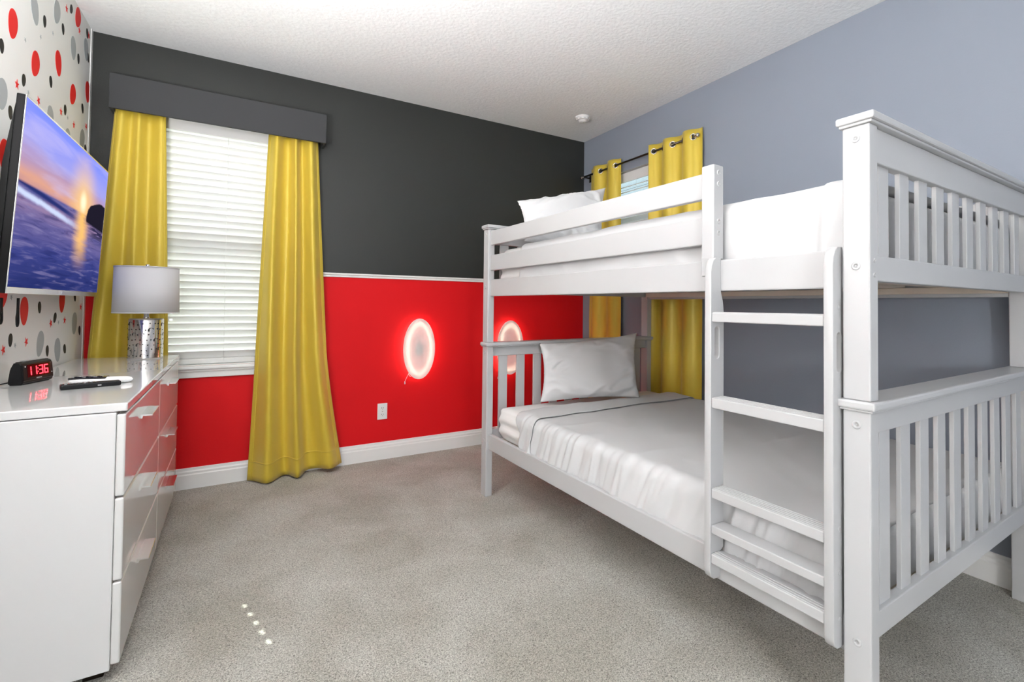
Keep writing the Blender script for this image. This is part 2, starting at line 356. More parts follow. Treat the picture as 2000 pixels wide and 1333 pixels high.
struct(box('trim_2', XL, XL+0.004, YB-0.032, YB-0.0, 0.0, H, 'trim', bev=0.001))
tag(box('lawn', -14, 20, 4.2, 26, -0.5, -0.4, 'lawn'), 'green lawn outside the bedroom windows', 'lawn')

nb = thing('neighbour_house', 'blue-grey house wall outside the side window', 'house', (6.2, 2.0, -0.4))
for k in range(30): box('siding_board', 0, 0.03, -6, 9, 0.2*k, 0.2*k+0.195, 'siding', nb)
box('house_body', 0.03, 4, -6, 9, 0, 6, 'siding', nb)

# printed wallpaper motifs on the left wall: plain ovals and small stars
def motif_mesh(kind):
    if kind == 'star':
        lp = [((0.021 if k % 2 == 0 else 0.0085)*math.sin(math.pi*k/5), (0.021 if k % 2 == 0 else 0.0085)*math.cos(math.pi*k/5)) for k in range(10)]
    else:
        rx, ry = {'big': (0.043, 0.060), 'small': (0.019, 0.027)}[kind]
        lp = [(rx*math.cos(t)*(1+0.16*math.sin(t)), ry*math.sin(t)) for t in (2*math.pi*k/28 for k in range(28))]
    n = len(lp)
    return [(0.0008, a, b) for a, b in lp]+[(0, a, b) for a, b in lp], [tuple(range(n))]+[(k, (k+1) % n, n+(k+1) % n, n+k) for k in range(n)]
MOT = {('big', 'mred'): [(25, 47), (69, 125), (114, 124), (142, 185), (171, 180), (8, 302), (153, 8), (47, 608), (3, 579), (121, 588)],
       ('big', 'mgrey'): [(68, 20), (111, 24), (143, 94), (168, 97), (4, 184), (98, 232), (131, 272), (160, 272), (78, 672), (112, 684), (145, 632)],
       ('small', 'mblack'): [(87, 42), (139, 18), (123, 57), (171, 39), (153, 115), (178, 122), (46, 157), (99, 160), (3, 90), (20, 220), (127, 215), (161, 212), (170, 295), (20, 665), (77, 601), (107, 621), (155, 646), (92, 686), (126, 682), (146, 580)],
       ('star', 'mred'): [(33, 165), (75, 197), (130, 17), (155, 60), (119, 218), (144, 244), (175, 255), (184, 88), (6, 684), (51, 668), (99, 632), (126, 626), (161, 600)],
       ('star', 'mgrey'): [(49, 78), (79, 72), (103, 65), (55, 181), (132, 230), (22, 581), (29, 675), (114, 630)]}
mr = random.Random(11); SPOT = {k_: [on_x(px, py, XL) for px, py in v_] for k_, v_ in MOT.items()}
taken = [(q.y, q.z) for v_ in SPOT.values() for q in v_]
for k_, n_, gap in ((('big', 'mred'), 17, 0.17), (('big', 'mgrey'), 17, 0.17), (('small', 'mblack'), 34, 0.12), (('star', 'mred'), 24, 0.10)):
    m_ = 0; tries = 0
    while m_ < n_ and tries < 4000:            # the paper goes on towards the camera, outside the picture
        tries += 1; q = Vector((XL, mr.uniform(0.4, 2.38), mr.uniform(0.12, 2.66)))
        if all((q.y-a)**2+(q.z-b_)**2 > gap*gap for a, b_ in taken): SPOT[k_].append(q); taken.append((q.y, q.z)); m_ += 1
for (kind, mk), pts in SPOT.items():
    v, f = motif_mesh(kind); first = None
    for k, q in enumerate(pts):
        if q.y > YB-0.055: q.y = YB-0.075
        if q.z > H-0.06: q.z = H-0.065
        o = pyd('wallpaper_motif', v, f, mk, wl) if first is None else dup(first)
        first = first or o; o.location = (XL+0.0002, q.y, q.z)
        o.rotation_euler = (random.uniform(-0.6, 0.6), 0, 0)
        if kind == 'star': o.scale = (1, 1, 1) if mk == 'mred' else (1, 0.55, 0.55)

# ------------------------------------------------------------------ windows, sill, glass
def sash(parent, horizontal_x, c0, c1, z0, z1, d):
    """vinyl frame with meeting rail and a pane above and below; horizontal_x: the pane runs along X"""
    def bx(nm, a0, a1, d0, d1, zz0, zz1, mk, bev=0.004):
        return box(nm, a0, a1, d0, d1, zz0, zz1, mk, parent, bev) if horizontal_x else box(nm, d0, d1, a0, a1, zz0, zz1, mk, parent, bev)
    w = 0.045; zm = (z0+z1)/2
    for a0, a1 in ((c0, c0+w), (c1-w, c1)): bx('window_frame', a0, a1, d, d+0.05, z0, z1, 'trim')
    for b0, b1 in ((z0, z0+w), (zm-w*0.7, zm+w*0.7), (z1-w, z1)): bx('window_frame', c0+w, c1-w, d, d+0.05, b0, b1, 'trim')
    for b0, b1 in ((z0+w, zm-w*0.7), (zm+w*0.7, z1-w)): bx('window_pane', c0+w, c1-w, d+0.022, d+0.026, b0, b1, 'glass', 0)
w1 = bpy.data.objects.new('window_1', None); COL.objects.link(w1); struct(w1)
sash(w1, True, WX0, WX1, WZ0, WZ1, YB+0.10)
box('window_sill', WX0-0.05, WX1+0.05, YB-0.042, YB, WZ0-0.022, WZ0, 'trim', w1, 0.006)
box('window_sill', WX0, WX1, YB, YB+0.10, WZ0, WZ0+0.004, 'trim', w1)
box('sill_apron', WX0-0.03, WX1+0.03, YB-0.018, YB, WZ0-0.075, WZ0-0.022, 'trim', w1, 0.004)
box('sill_moulding', WX0-0.04, WX1+0.04, YB-0.03, YB, WZ0-0.036, WZ0-0.022, 'trim', w1, 0.004)
w2 = bpy.data.objects.new('window_2', None); COL.objects.link(w2); struct(w2)
sash(w2, False, VY0, VY1, VZ0, VZ1, XR+0.10)

def slat_mesh(L, w, tilt, hole=None):
    """cambered slat along X, tilted about its length; hole = x of a cord route hole"""
    xs = [0, L] if hole is None else [0, hole-0.007, hole+0.007, L]
    n = 8; P = []
    for k in range(n+1):
        s = (k/n-0.5)*w; c = 0.006*(1-(2*k/n-1)**2)
        P.append((s*math.cos(tilt)-c*math.sin(tilt), s*math.sin(tilt)+c*math.cos(tilt)))
    bm = bmesh.new(); t = 0.0025
    nrm = (-math.sin(tilt)*t, math.cos(tilt)*t)
    top = [[bm.verts.new((x, p[0], p[1])) for p in P] for x in xs]
    bot = [[bm.verts.new((x, p[0]-nrm[0], p[1]-nrm[1])) for p in P] for x in xs]
    for i in range(len(xs)-1):
        for k in range(n):
            if hole is not None and i == 1 and 3 <= k <= 4: continue
            bm.faces.new((top[i][k], top[i+1][k], top[i+1][k+1], top[i][k+1])); bm.faces.new((bot[i][k], bot[i][k+1], bot[i+1][k+1], bot[i+1][k]))
        for k in (0, n): bm.faces.new((top[i][k], bot[i][k], bot[i+1][k], top[i+1][k]))
    bmesh.ops.recalc_face_normals(bm, faces=bm.faces[:])
    me = bpy.data.meshes.new('slat'); bm.to_mesh(me); bm.free(); me.materials.append(M['slat'])
    for p in me.polygons: p.use_smooth = True
    return me
def blind(label, loc, rz, L, z0, z1, pitch, tilt, holes=()):
    r = thing('window_blind', label, 'blind', loc, rz)
    box('headrail', 0, L, 0.0, 0.05, z1-0.05, z1, 'slat', r, 0.004)
    box('valance', -0.004, L+0.004, -0.018, -0.006, z1-0.085, z1-0.005, 'slat', r, 0.004)
    box('bottom_rail', 0, L, -0.006, 0.03, z0, z0+0.034, 'slat', r, 0.005)
    me = slat_mesh(L, 0.0535, tilt); mh = None
    z = z1-0.075; k = 0; zl_ = z0+0.058; pitch = (z-zl_)/round((z-zl_)/pitch)
    while z > zl_-0.001:
        hz = any(abs(z-h) < pitch*0.5 for h in holes)
        if hz and mh is None: mh = slat_mesh(L, 0.0535, tilt, HOLEX)
        o = bpy.data.objects.new('slat', mh if hz else me); COL.objects.link(o); o.parent = r
        o.location = (0, 0.014, z); o.rotation_euler = (random.uniform(-0.008, 0.008), 0, 0); z -= pitch; k += 1
    for x in (0.14, L*0.5, L-0.14):
        if holes and x == 0.14: continue
        tube('ladder_cord', [(x, -0.017, z0+0.02), (x, -0.017, z1-0.08)], 0.0009, 'trim', r, 5)
    return r
HOLEX = 0.156
blind('white slatted blind, closed, between yellow curtains under the dark cornice', (WX0+0.008, YB+0.035, 0), 0, WX1-WX0-0.016, 0.771, 2.33, 0.0448, math.radians(-63),
      holes=(1.065, 1.11, 1.155, 1.20, 1.245))
blind('white slatted blind, slats open, behind the top bunk', (XR+0.035, VY1-0.008, 0), -math.pi/2, VY1-VY0-0.016, VZ0+0.01, VZ1-0.005, 0.0448, math.radians(18))

# ------------------------------------------------------------------ cornice and back curtains
r = thing('window_cornice', 'dark charcoal fabric box cornice above the back window', 'cornice', (-0.115, YB, 2.268))
box('face_board', -0.57, 0.57, -0.144, -0.126, 0, 0.2, 'pelmet', r, 0.004)
for s in (-1, 1): box('side_board', s*0.57, s*0.552, -0.126, 0, 0, 0.2, 'pelmet', r, 0.003)
box('top_board', -0.552, 0.552, -0.126, 0, 0.184, 0.2, 'pelmet', r, 0.003)

def curtain_back(label, xt, xm, xb, folds, zt, zb, ph, hem, deep):
    """xt/xm/xb: left and right x at top, 0.85 m, floor; folds: list of (t, width, depth)"""
    r = thing('satin_curtain', label, 'curtain', ((xb[0]+xb[1])/2, YB-0.092, 0), 0, 'yellow satin curtains of the back window')
    ox = (xb[0]+xb[1])/2
    def f(t, s):
        z = zt+(zb-zt)*s
        def lerp(i):
            return xt[i]+(xm[i]-xt[i])*((zt-z)/(zt-0.85)) if z > 0.85 else xm[i]+(xb[i]-xm[i])*((0.85-z)/0.85)**1.2
        x = lerp(0)+(lerp(1)-lerp(0))*t
        amp = 0.55+0.45*sm(s, 0.0, 0.9)
        y = 0.0
        for c, w, d in folds:
            cc = c+0.018*math.sin(s*4.0+c*9+ph); y -= d*math.exp(-((t-cc)/w)**2)
        y += 0.007*nz3(t*5+ph, s*1.6, 0.3)+0.0014*nz3(t*16, s*9+ph, 4.1)*sm(s, 0.3, 0.8)
        return (x-ox, max(-0.095, min(0.046, y*deep*amp+0.044)), z+(hem(t)*sm(s, 0.75, 1.0)))
    cl = grid('drape', f, 90, 70, 'satin', r, 0.0025)
    # stitched hem line: a shallow fold of cloth near the floor
    s0 = (zt-0.135)/(zt-zb)
    def hf(t, s):
        p = f(t, s0+(0.004)*s); return (p[0], p[1]-0.0024, p[2])
    grid('hem_stitch', hf, 90, 2, 'satin', r, 0.001)
    for k in range(2):  # side hems
        def sf(t, s, k=k):
            q = f(0.045*t if k == 0 else 1-0.045*t, s*0.999); return (q[0], q[1]-0.0022, q[2])
        grid('side_hem', sf, 4, 60, 'satin', r, 0.001)
    return r
curtain_back('yellow satin curtain behind the silver lamp, left of the window', (-0.668, -0.432), (-0.752, -0.392), (-0.765, -0.36),
             [(0.12, 0.16, 0.058), (0.50, 0.12, 0.058), (0.90, 0.15, 0.05)], 2.30, 0.012, 0.4, lambda t: 0.0, 1.4)
curtain_back('yellow satin floor-length curtain right of the back window, by the red wall', (0.112, 0.412), (0.062, 0.49), (0.03, 0.605),
             [(0.18, 0.115, 0.062), (0.52, 0.075, 0.062), (0.84, 0.11, 0.055)], 2.30, 0.010, 2.1, lambda t: 0.028*sm(t, 0.25, 1.0)*(1-0.6*math.exp(-((t-0.5)/0.05)**2)), 1.95)

# ------------------------------------------------------------------ grommet curtains and rod on the right wall
RX, RZ = 2.697, 2.378
rod = thing('curtain_rod', 'dark metal curtain rod across the side window above the top bunk', 'curtain rod', (RX, 3.0, RZ))
tube('rod', [(0, -0.64, 0), (0, 0.70, 0)], 0.008, 'bronze', rod, 12)
for y, s in ((-0.64, -1), (0.70, 1)):
    lathe('finial', [(0, -0.030), (0.008, -0.030), (0.012, -0.024), (0.009, -0.016), (0.014, -0.010), (0.0175, 0), (0.014, 0.012), (0, 0.018)], 'nickel', rod, 20, (0, y+s*0.02, 0), 'Y').rotation_euler = (0, 0, 0 if s < 0 else math.pi)
for y in (-0.60, 0.66):
    bm = bmesh.new(); add_box(bm, 0.0, XR-RX, y-0.006, y+0.006, -0.016, -0.008, 0.002); add_box(bm, XR-RX-0.006, XR-RX, y-0.012, y+0.012, -0.05, 0.02, 0.002)
    from_bm('rod_bracket', bm, 'bronze', rod)
def grommet_curtain(label, ya, yb, n, zb, ph, spread):
    """n half waves between ya (near) and yb (far)"""
    r = thing('grommet_curtain', label, 'curtain', (RX, (ya+yb)/2, 0), 0, 'yellow curtains of the side window')
    zt = RZ+0.055; yo = (ya+yb)/2; A = 0.024
    def f(t, s):
        z = zt+(zb-zt)*s
        sp = 1+spread*s
        y = (ya+(yb-ya)*t-yo)*sp
        a = A*(1-0.25*s)
        x = a*math.sin(math.pi*(n*t+ph))
        x = math.copysign(abs(x/a)**0.75, x)*a if a else 0
        x += 0.006*nz3(t*7, s*5, ph)*sm(s, 0.2, 0.6)
        return (max(-0.026, min(0.036, x)), y, z)
    grid('drape', f, 110, 60, 'satin', r, 0.002)
    for k in range(n+1):
        t = (k-ph)/n
        if not 0.01 < t < 0.99: continue
        y = ya+(yb-ya)*t-yo
        bm = bmesh.new(); seg, sg = 24, 8
        # ring lies in the cloth: normal along the local cloth normal, roughly along Y where the rod passes
        rg = []
        for i in range(seg):
            a = 2*math.pi*i/seg; c = []
            for j in range(sg):
                b = 2*math.pi*j/sg; rr = 0.021+0.005*math.cos(b)
                c.append(bm.verts.new((rr*math.cos(a), 0.004*math.sin(b), rr*math.sin(a))))
            rg.append(c)
        for i in range(seg):
            for j in range(sg): bm.faces.new((rg[i][j], rg[(i+1) % seg][j], rg[(i+1) % seg][(j+1) % sg], rg[i][(j+1) % sg]))
        g = from_bm('grommet', bm, 'nickel', r, True); g.location = (0, y, RZ)
        sl = math.atan2((yb-ya)/n, math.pi*A*math.cos(math.pi*k))  # cloth direction in XY
        g.rotation_euler = (0, 0, sl)
        plate('grommet_hole', [ellipse(0, 0, 0.0175, 0.0175, 24)], -0.0028, 0.0028, 'hole', g, 'XZ')
    return r
grommet_curtain('yellow grommet curtain at the far end of the rod, next to the black wall', 3.185, 3.60, 4, 0.03, 0.55, 0.10)
grommet_curtain('yellow grommet curtain on the near part of the rod, beside the bunk', 2.315, 2.805, 5, 0.03, 0.35, 0.03)

# ------------------------------------------------------------------ wall lights, outlet, smoke detector
def wall_light(label, x, z, rx, rz_):
    r = thing('wall_light', label, 'wall light', (x, YB, z), 0, 'oval lights on the red wall')
    plate('light_disc', [ellipse(0, 0, rx, rz_, 72)], -0.048, -0.040, 'disc', r, 'XZ', 0.0015)
    plate('back_box', [ellipse(0, 0, rx*0.25, rz_*0.25, 48)], -0.0395, -0.0005, 'whiteplastic', r, 'XZ')
    pts = [(a, -0.030, b) for a, b in ellipse(0, 0, rx*0.74, rz_*0.84, 64)]; pts.append(pts[0])
    led = tube('led_strip', pts, 0.0045, 'led', r, 6)
    c = tube('pull_cord', smooth_pts([(-rx*0.60, -0.036, -rz_*0.77), (-rx*0.72, -0.034, -rz_*0.90), (-rx*0.80, -0.03, -rz_*1.0), (-rx*0.84, -0.03, -rz_*1.06)]), 0.0016, 'whiteplastic', r, 6)
    lathe('cord_knob', [(0, -0.012), (0.004, -0.011), (0.0045, 0), (0.002, 0.012), (0, 0.012)], 'whiteplastic', r, 12, (-rx*0.85, -0.03, -rz_*1.10))
    tube('cord_loop', smooth_pts([(-rx*0.62, -0.036, -rz_*0.76), (-rx*0.60, -0.032, -rz_*0.86), (-rx*0.50, -0.032, -rz_*0.90), (-rx*0.44, -0.036, -rz_*0.84)]), 0.0014, 'whiteplastic', r, 6)
wall_light('white oval backlit wall light on the open red wall above the outlet', 1.158, 0.820, 0.123, 0.233)
wall_light('white oval backlit wall light partly hidden behind the bunk headboard', 1.953, 0.801, 0.126, 0.231)
r = thing('wall_outlet', 'white duplex wall outlet low on the red wall', 'outlet', (0.895, YB, 0.357))
box('cover_plate', -0.036, 0.036, -0.006, 0, -0.06, 0.06, 'whiteplastic', r, 0.003)
for z in (-0.024, 0.024):
    o = plate('receptacle', [ellipse(0, z, 0.0165, 0.0145, 24)], -0.0085, -0.006, 'whiteplastic', r, 'XZ', 0.0006)
    for x in (-0.006, 0.006): box('slot', x-0.0014, x+0.0014, -0.0092, -0.0084, z-0.002, z+0.007, 'hole', o)
    plate('ground_hole', [ellipse(0, z-0.0075, 0.0022, 0.0022, 12)], -0.0092, -0.0084, 'hole', o, 'XZ')
plate('cover_screw', [ellipse(0, 0, 0.003, 0.003, 14)], -0.0072, -0.006, 'nickel', r, 'XZ')
r = thing('smoke_detector', 'white round smoke detector on the ceiling near the corner', 'smoke detector', (2.37, 3.265, H))
lathe('mounting_base', [(0, 0), (0.062, 0), (0.062, -0.008), (0.056, -0.012), (0, -0.012)], 'whiteplastic', r, 48)
lathe('sensor_cover', [(0.052, -0.012), (0.056, -0.016), (0.054, -0.026), (0.044, -0.030), (0.042, -0.027), (0.038, -0.027), (0.034, -0.040), (0.020, -0.044), (0, -0.044)], 'whiteplastic', r, 48)
for k in range(10):
    a = 2*math.pi*k/10; o = box('vent_slot', 0.0545, 0.0565, -0.008, 0.008, -0.0235, -0.0195, 'greyplastic', r); o.rotation_euler = (0, 0, a)
lathe('test_button', [(0.009, -0.043), (0.009, -0.046), (0, -0.047)], 'greyplastic', r, 20, (0.008, 0, 0))

r = thing('added_fill_globe', 'added unseen fill light, a white glass globe on a steel pole', 'added fill light', (-0.30, -2.2, 0))  # made-up fill light behind the camera, shaped as a lamp
lathe('fill_foot', [(0, 0), (0.13, 0), (0.13, 0.012), (0.03, 0.028), (0.014, 0.045)], 'brushed', r, 40)
lathe('fill_pole', [(0.011, 0.04), (0.011, 1.20)], 'brushed', r, 20)
lathe('globe', [(0.0, 1.19), (0.03, 1.19)]+[(0.14*math.sin(a), 1.325-0.14*math.cos(a)) for a in [math.pi*(0.08+0.92*k/16) for k in range(17)]], 'globe', r, 40)

r = thing('added_fill_torchiere', 'added unseen fill light, a steel torchiere shining up at the ceiling', 'added fill light', (-0.56, 1.08, 0))  # made-up out-of-frame light, added to bounce off the ceiling
lathe('fill_foot', [(0, 0), (0.14, 0), (0.14, 0.012), (0.03, 0.03), (0.014, 0.05)], 'brushed', r, 40)
lathe('fill_pole', [(0.012, 0.04), (0.012, 1.26)], 'brushed', r, 20)
lathe('fill_bowl', [(0.012, 1.24), (0.06, 1.255), (0.13, 1.29), (0.185, 1.365), (0.18, 1.365), (0.125, 1.297), (0.0, 1.265)], 'brushed', r, 40)
lathe('fill_diffuser', [(0.165, 1.342)]+[(0.165*math.cos(a), 1.342+0.028*math.sin(a)) for a in [math.pi/2*k/8 for k in range(1, 8)]]+[(0, 1.370)], 'fill_uplight', r, 40)

# ------------------------------------------------------------------ dresser
DA = 0.0138
d = thing('dresser', 'glossy white dresser with six drawers against the wallpapered wall', 'dresser', (-0.308, 2.0, 0), DA)
L0, L1, DZ = -0.02, 1.612, 0.85
box('carcass', -0.452, -0.026, L0+0.01, L1-0.008, 0.055, 0.82, 'sidepanel', d, 0.002)
box('side_panel', -0.454, -0.026, L0-0.006, L0+0.0098, 0.035, 0.822, 'sidepanel', d, 0.003)
box('top_panel', -0.456, 0.0, L0, L1, 0.824, DZ, 'gloss', d, 0.004, 3)
rows = [(0.563, 0.816), (0.305, 0.557), (0.05, 0.299)]; cols = [(L0-0.004, 0.780), (0.788, L1-0.004)]
for s0, s1 in cols:
    for z0, z1 in rows:
        dr = box('drawer', -0.0255, -0.003, s0, s1, z0, z1, 'glossfront', d, 0.005, 3)
        c = (s0+s1)/2-0.03
        zh = z1-0.062
        prof = [(-0.003, zh+0.004), (0.030, zh+0.002), (0.031, zh), (0.030, zh-0.002), (0.004, zh-0.001), (0.002, zh-0.010), (-0.003, zh-0.010)]
        v = [(x, c+sy*0.088, z) for sy in (-1, 1) for x, z in prof]; n = len(prof)
        pyd('handle', v, [tuple(range(n-1, -1, -1)), tuple(range(n, 2*n))]+[(k, (k+1) % n, n+(k+1) % n, n+k) for k in range(n)], 'brushed', dr)
for x in (-0.41, -0.07):
    for y in (L0+0.06, L1-0.06): box('foot', x-0.025, x+0.025, y-0.025, y+0.025, 0.0, 0.055, 'bronze', d, 0.003)

# ------------------------------------------------------------------ table lamp
r = thing('table_lamp', 'silver pierced-cylinder table lamp with white drum shade on the dresser', 'lamp', (-0.470, 3.47, DZ))
lathe('lamp_base', [(0, 0), (0.077, 0), (0.080, 0.004), (0.0785, 0.010), (0.0785, 0.216), (0.075, 0.222), (0, 0.222)], 'hammered', r, 64)
for o_ in (r.children[0],):
    for p in o_.data.polygons: pass
def base_mark(kind, ang, z, s):
    R = 0.0791; v = []; f = []
    if kind == 'dot':
        lp = ellipse(0, 0, 0.0034*s, 0.0034*s, 10)
    else:
        lp = [(0.012*s*math.cos(a), 0.012*s*math.sin(a)) for a in [math.pi*(0.1+1.1*k/8) for k in range(9)]]
        lp += [(0.004*s+0.0095*s*math.cos(a), 0.001*s+0.0095*s*math.sin(a)) for a in [math.pi*(1.2-1.1*k/8) for k in range(9)]]
    n = len(lp)
    v = [(R*math.cos(ang+a/R), R*math.sin(ang+a/R), z+b) for a, b in lp]
    return pyd('pierced_hole', v, [tuple(range(n))], 'hole', r.children[0])
rr = random.Random(3); k = 0
for i in range(14):
    for j in range(7):
        a = math.radians(150+240*(i+0.5*(j % 2))/14+rr.uniform(-4, 4)); z = 0.024+0.028*j+rr.uniform(-0.005, 0.005)
        base_mark('moon' if (i*3+j*5) % 7 == 0 else 'dot', a, z, rr.uniform(0.8, 1.15))
lathe('lamp_neck', [(0.012, 0.222), (0.016, 0.226), (0.012, 0.232), (0.012, 0.262), (0.007, 0.266), (0.007, 0.50)], 'chrome', r, 24)
sh = lathe('lamp_shade', [(0.146, 0.252), (0.148, 0.252), (0.143, 0.508), (0.141, 0.508), (0.1448, 0.252)], 'shade', r, 72)
for rad, z in ((0.1465, 0.252), (0.1425, 0.508)): lathe('shade_rim', [(rad-0.002, z), (rad+0.0022, z), (rad+0.0022, z+(0.006 if z < 0.4 else -0.006)), (rad-0.002, z+(0.006 if z < 0.4 else -0.006)), (rad-0.002, z)], 'shade', r, 72)
for k in range(3):
    a = 2*math.pi*k/3+0.4; tube('shade_spoke', [(0, 0, 0.497), (0.141*math.cos(a), 0.141*math.sin(a), 0.502)], 0.0016, 'chrome', r, 6)
lathe('finial', [(0.004, 0.497), (0.009, 0.503), (0.0095, 0.520), (0.007, 0.524), (0, 0.525)], 'chrome', r, 20)

# ------------------------------------------------------------------ alarm clock reading 11:36
ca = math.atan2(-0.30, 0.954)
c = thing('alarm_clock', 'small black digital alarm clock with red digits on the dresser', 'clock', (-0.684, 2.628, DZ), ca)
prof = [(0.0, 0.0), (0.010, 0.012), (0.004, 0.076), (-0.006, 0.086), (-0.022, 0.086), (-0.034, 0.060), (-0.040, 0.010), (-0.038, 0.0)]
bm = bmesh.new(); R = []
for y in (-0.078, 0.078): R.append([bm.verts.new((x, y, z)) for x, z in prof])
n = len(prof)
for k in range(n): bm.faces.new((R[0][k], R[0][(k+1) % n], R[1][(k+1) % n], R[1][k]))
bm.faces.new(R[0]); bm.faces.new(R[1]); bmesh.ops.recalc_face_normals(bm, faces=bm.faces[:])
bmesh.ops.bevel(bm, geom=bm.edges[:], offset=0.004, segments=3, affect='EDGES')
case = from_bm('clock_case', bm, 'blackplastic', c, True)
case.data.polygons.foreach_set('use_smooth', [False]*len(case.data.polygons))
tl = math.atan2(-0.006, 0.064)   # front face leans back
def fx(z): return 0.010+(z-0.012)*(-0.006/0.064)
def fpoly(name, yz, off, mat, parent):
    v = [(fx(z)+off, y, z) for y, z in yz]; n = len(v); v += [(x-0.0008, y, z) for x, y, z in v]
    return pyd(name, v, [tuple(range(n))]+[(k, (k+1) % n, n+(k+1) % n, n+k) for k in range(n)], mat, parent)
win = fpoly('display_window', [(-0.056, 0.027), (0.058, 0.027), (0.058, 0.074), (-0.056, 0.074)], 0.0012, 'clockwindow', c)
SEG = {'1': 'bc', '3': 'abcdg', '6': 'acdefg'}
def digit(ch, y0, z0, w, h, t):
    for s in SEG[ch]:
        q = {'a': (y0, y0+w, z0+h-t, z0+h), 'd': (y0, y0+w, z0, z0+t), 'g': (y0, y0+w, z0+h/2-t/2, z0+h/2+t/2),
             'b': (y0+w-t, y0+w, z0+h/2+t*0.3, z0+h-t*0.3), 'c': (y0+w-t, y0+w, z0+t*0.3, z0+h/2-t*0.3),
             'f': (y0, y0+t, z0+h/2+t*0.3, z0+h-t*0.3), 'e': (y0, y0+t, z0+t*0.3, z0+h/2-t*0.3)}[s]
        fpoly('digit_segment', [(q[0], q[2]), (q[1], q[2]), (q[1], q[3]), (q[0], q[3])], 0.0024, 'reddigit', win)
for ch, y in (('1', -0.057), ('1', -0.030), ('3', 0.0005), ('6', 0.0265)): digit(ch, y, 0.033, 0.0195, 0.034, 0.0038)
for z in (0.042, 0.055): fpoly('colon_dot', [(-0.0068, z), (-0.0035, z), (-0.0035, z+0.0035), (-0.0068, z+0.0035)], 0.0024, 'reddigit', win)
fpoly('brand_bar', [(-0.014, 0.0185), (0.012, 0.0185), (0.012, 0.0225), (-0.014, 0.0225)], 0.0014, 'greyplastic', c)
for y, z in ((-0.065, 0.068), (0.066, 0.034)): fpoly('indicator_lamp', ellipse(y, z, 0.0025, 0.0025, 12), 0.0016, 'whiteplastic', c)
box('snooze_bar', -0.021, -0.009, -0.052, 0.05, 0.0862, 0.0895, 'greyplastic', c, 0.0015)
tube('power_cord', smooth_pts([(-0.036, -0.06, 0.012), (-0.060, -0.085, 0.006), (-0.074, -0.13, 0.004), (-0.060, -0.19, 0.004), (-0.05, -0.25, 0.004)]), 0.0025, 'blackplastic', c, 8)

# ------------------------------------------------------------------ remotes
r = thing('remote_control', 'black remote control nearest the dresser front', 'remote', (-0.478, 2.395, DZ), math.atan2(0.046, 0.151))
box('remote_body', -0.082, 0.082, -0.021, 0.021, 0.0, 0.018, 'blackplastic', r, 0.005, 3)
for i in range(7):
    for j in range(3): box('button', -0.072+i*0.0125, -0.064+i*0.0125, -0.014+j*0.0105, -0.0075+j*0.0105, 0.0178, 0.0198, 'greyplastic' if (i+j) % 4 == 0 else 'blackgloss', r, 0.0008, 1)
box('logo_bar', 0.016, 0.026, -0.0212, -0.0208, 0.006, 0.010, 'greyplastic', r)
r = thing('remote_control', 'white and black remote control behind the black one', 'remote', (-0.468, 2.490, DZ), math.atan2(-0.03, 0.16))
def rb(t, s):
    a = 2*math.pi*t; x = -0.10+0.2*s; w = 0.026*(1-0.25*s)*math.sqrt(max(0.0, 1-(2*s-1)**8)); h = 0.0125*math.sqrt(max(0.0, 1-(2*s-1)**8))
    return (x, w*math.cos(a), 0.0125+h*math.sin(a)*(1 if math.sin(a) > 0 else 1))
grid('remote_body', rb, 28, 24, 'whiteplastic', r)
box('keypad', -0.094, 0.020, -0.020, 0.018, 0.019, 0.0262, 'blackgloss', r, 0.003, 2)
for i in range(8):
    for j in range(3): box('button', -0.085+i*0.0115, -0.078+i*0.0115, -0.0135+j*0.010, -0.0075+j*0.010, 0.026, 0.0285, 'blackplastic' if (i+j) % 3 else 'greyplastic', r, 0.0008, 1)

# ------------------------------------------------------------------ television
TILT = math.radians(2.9)
t = thing('television', 'wall-mounted flat television showing a beach sunset', 'television', (-0.677, 2.292, 1.190), rot=(0, TILT, 0))
TW, TH = 1.150, 0.672
box('bezel', -0.022, 0.0, 0, TW, 0, TH, 'tvplastic', t, 0.003)
for nm, a in (('bezel_trim', (0.0, 0.0022, 0.0, TW, 0.0, 0.022)), ('bezel_trim', (0.0, 0.0022, 0.0, TW, TH-0.006, TH)), ('bezel_trim', (0.0, 0.0022, 0.0, 0.006, 0.022, TH-0.006)), ('bezel_trim', (0.0, 0.0022, TW-0.006, TW, 0.022, TH-0.006))):
    box(nm, *a, 'brushed', t, 0.0006, 1)
me = bpy.data.meshes.new('screen'); me.from_pydata([(0.0012, 0.006, 0.022), (0.0012, TW-0.006, 0.022), (0.0012, TW-0.006, TH-0.006), (0.0012, 0.006, TH-0.006)], [], [(0, 1, 2, 3)])
uvl = me.uv_layers.new(); [setattr(uvl.data[k], 'uv', q) for k, q in enumerate(((0, 0), (1, 0), (1, 1), (0, 1)))]
link('screen', me, 'tv', t)
box('brand_plate', 0.0022, 0.003, 0.57, 0.60, 0.006, 0.016, 'chrome', t)
bm = bmesh.new()
q0 = [(-0.022, 0.004, 0.004), (-0.022, TW-0.004, 0.004), (-0.022, TW-0.004, TH-0.004), (-0.022, 0.004, TH-0.004)]
q1 = [(-0.062, 0.07, 0.0), (-0.062, TW-0.07, 0.0), (-0.062, TW-0.07, TH*0.66), (-0.062, 0.07, TH*0.66)]
A_ = [bm.verts.new(p) for p in q0]; B_ = [bm.verts.new(p) for p in q1]
bm.faces.new(A_); bm.faces.new(B_)
for k in range(4): bm.faces.new((A_[k], A_[(k+1) % 4], B_[(k+1) % 4], B_[k]))
bmesh.ops.recalc_face_normals(bm, faces=bm.faces[:]); bmesh.ops.bevel(bm, geom=bm.edges[:], offset=0.006, segments=2, affect='EDGES')
from_bm('back_cover', bm, 'tvplastic', t)
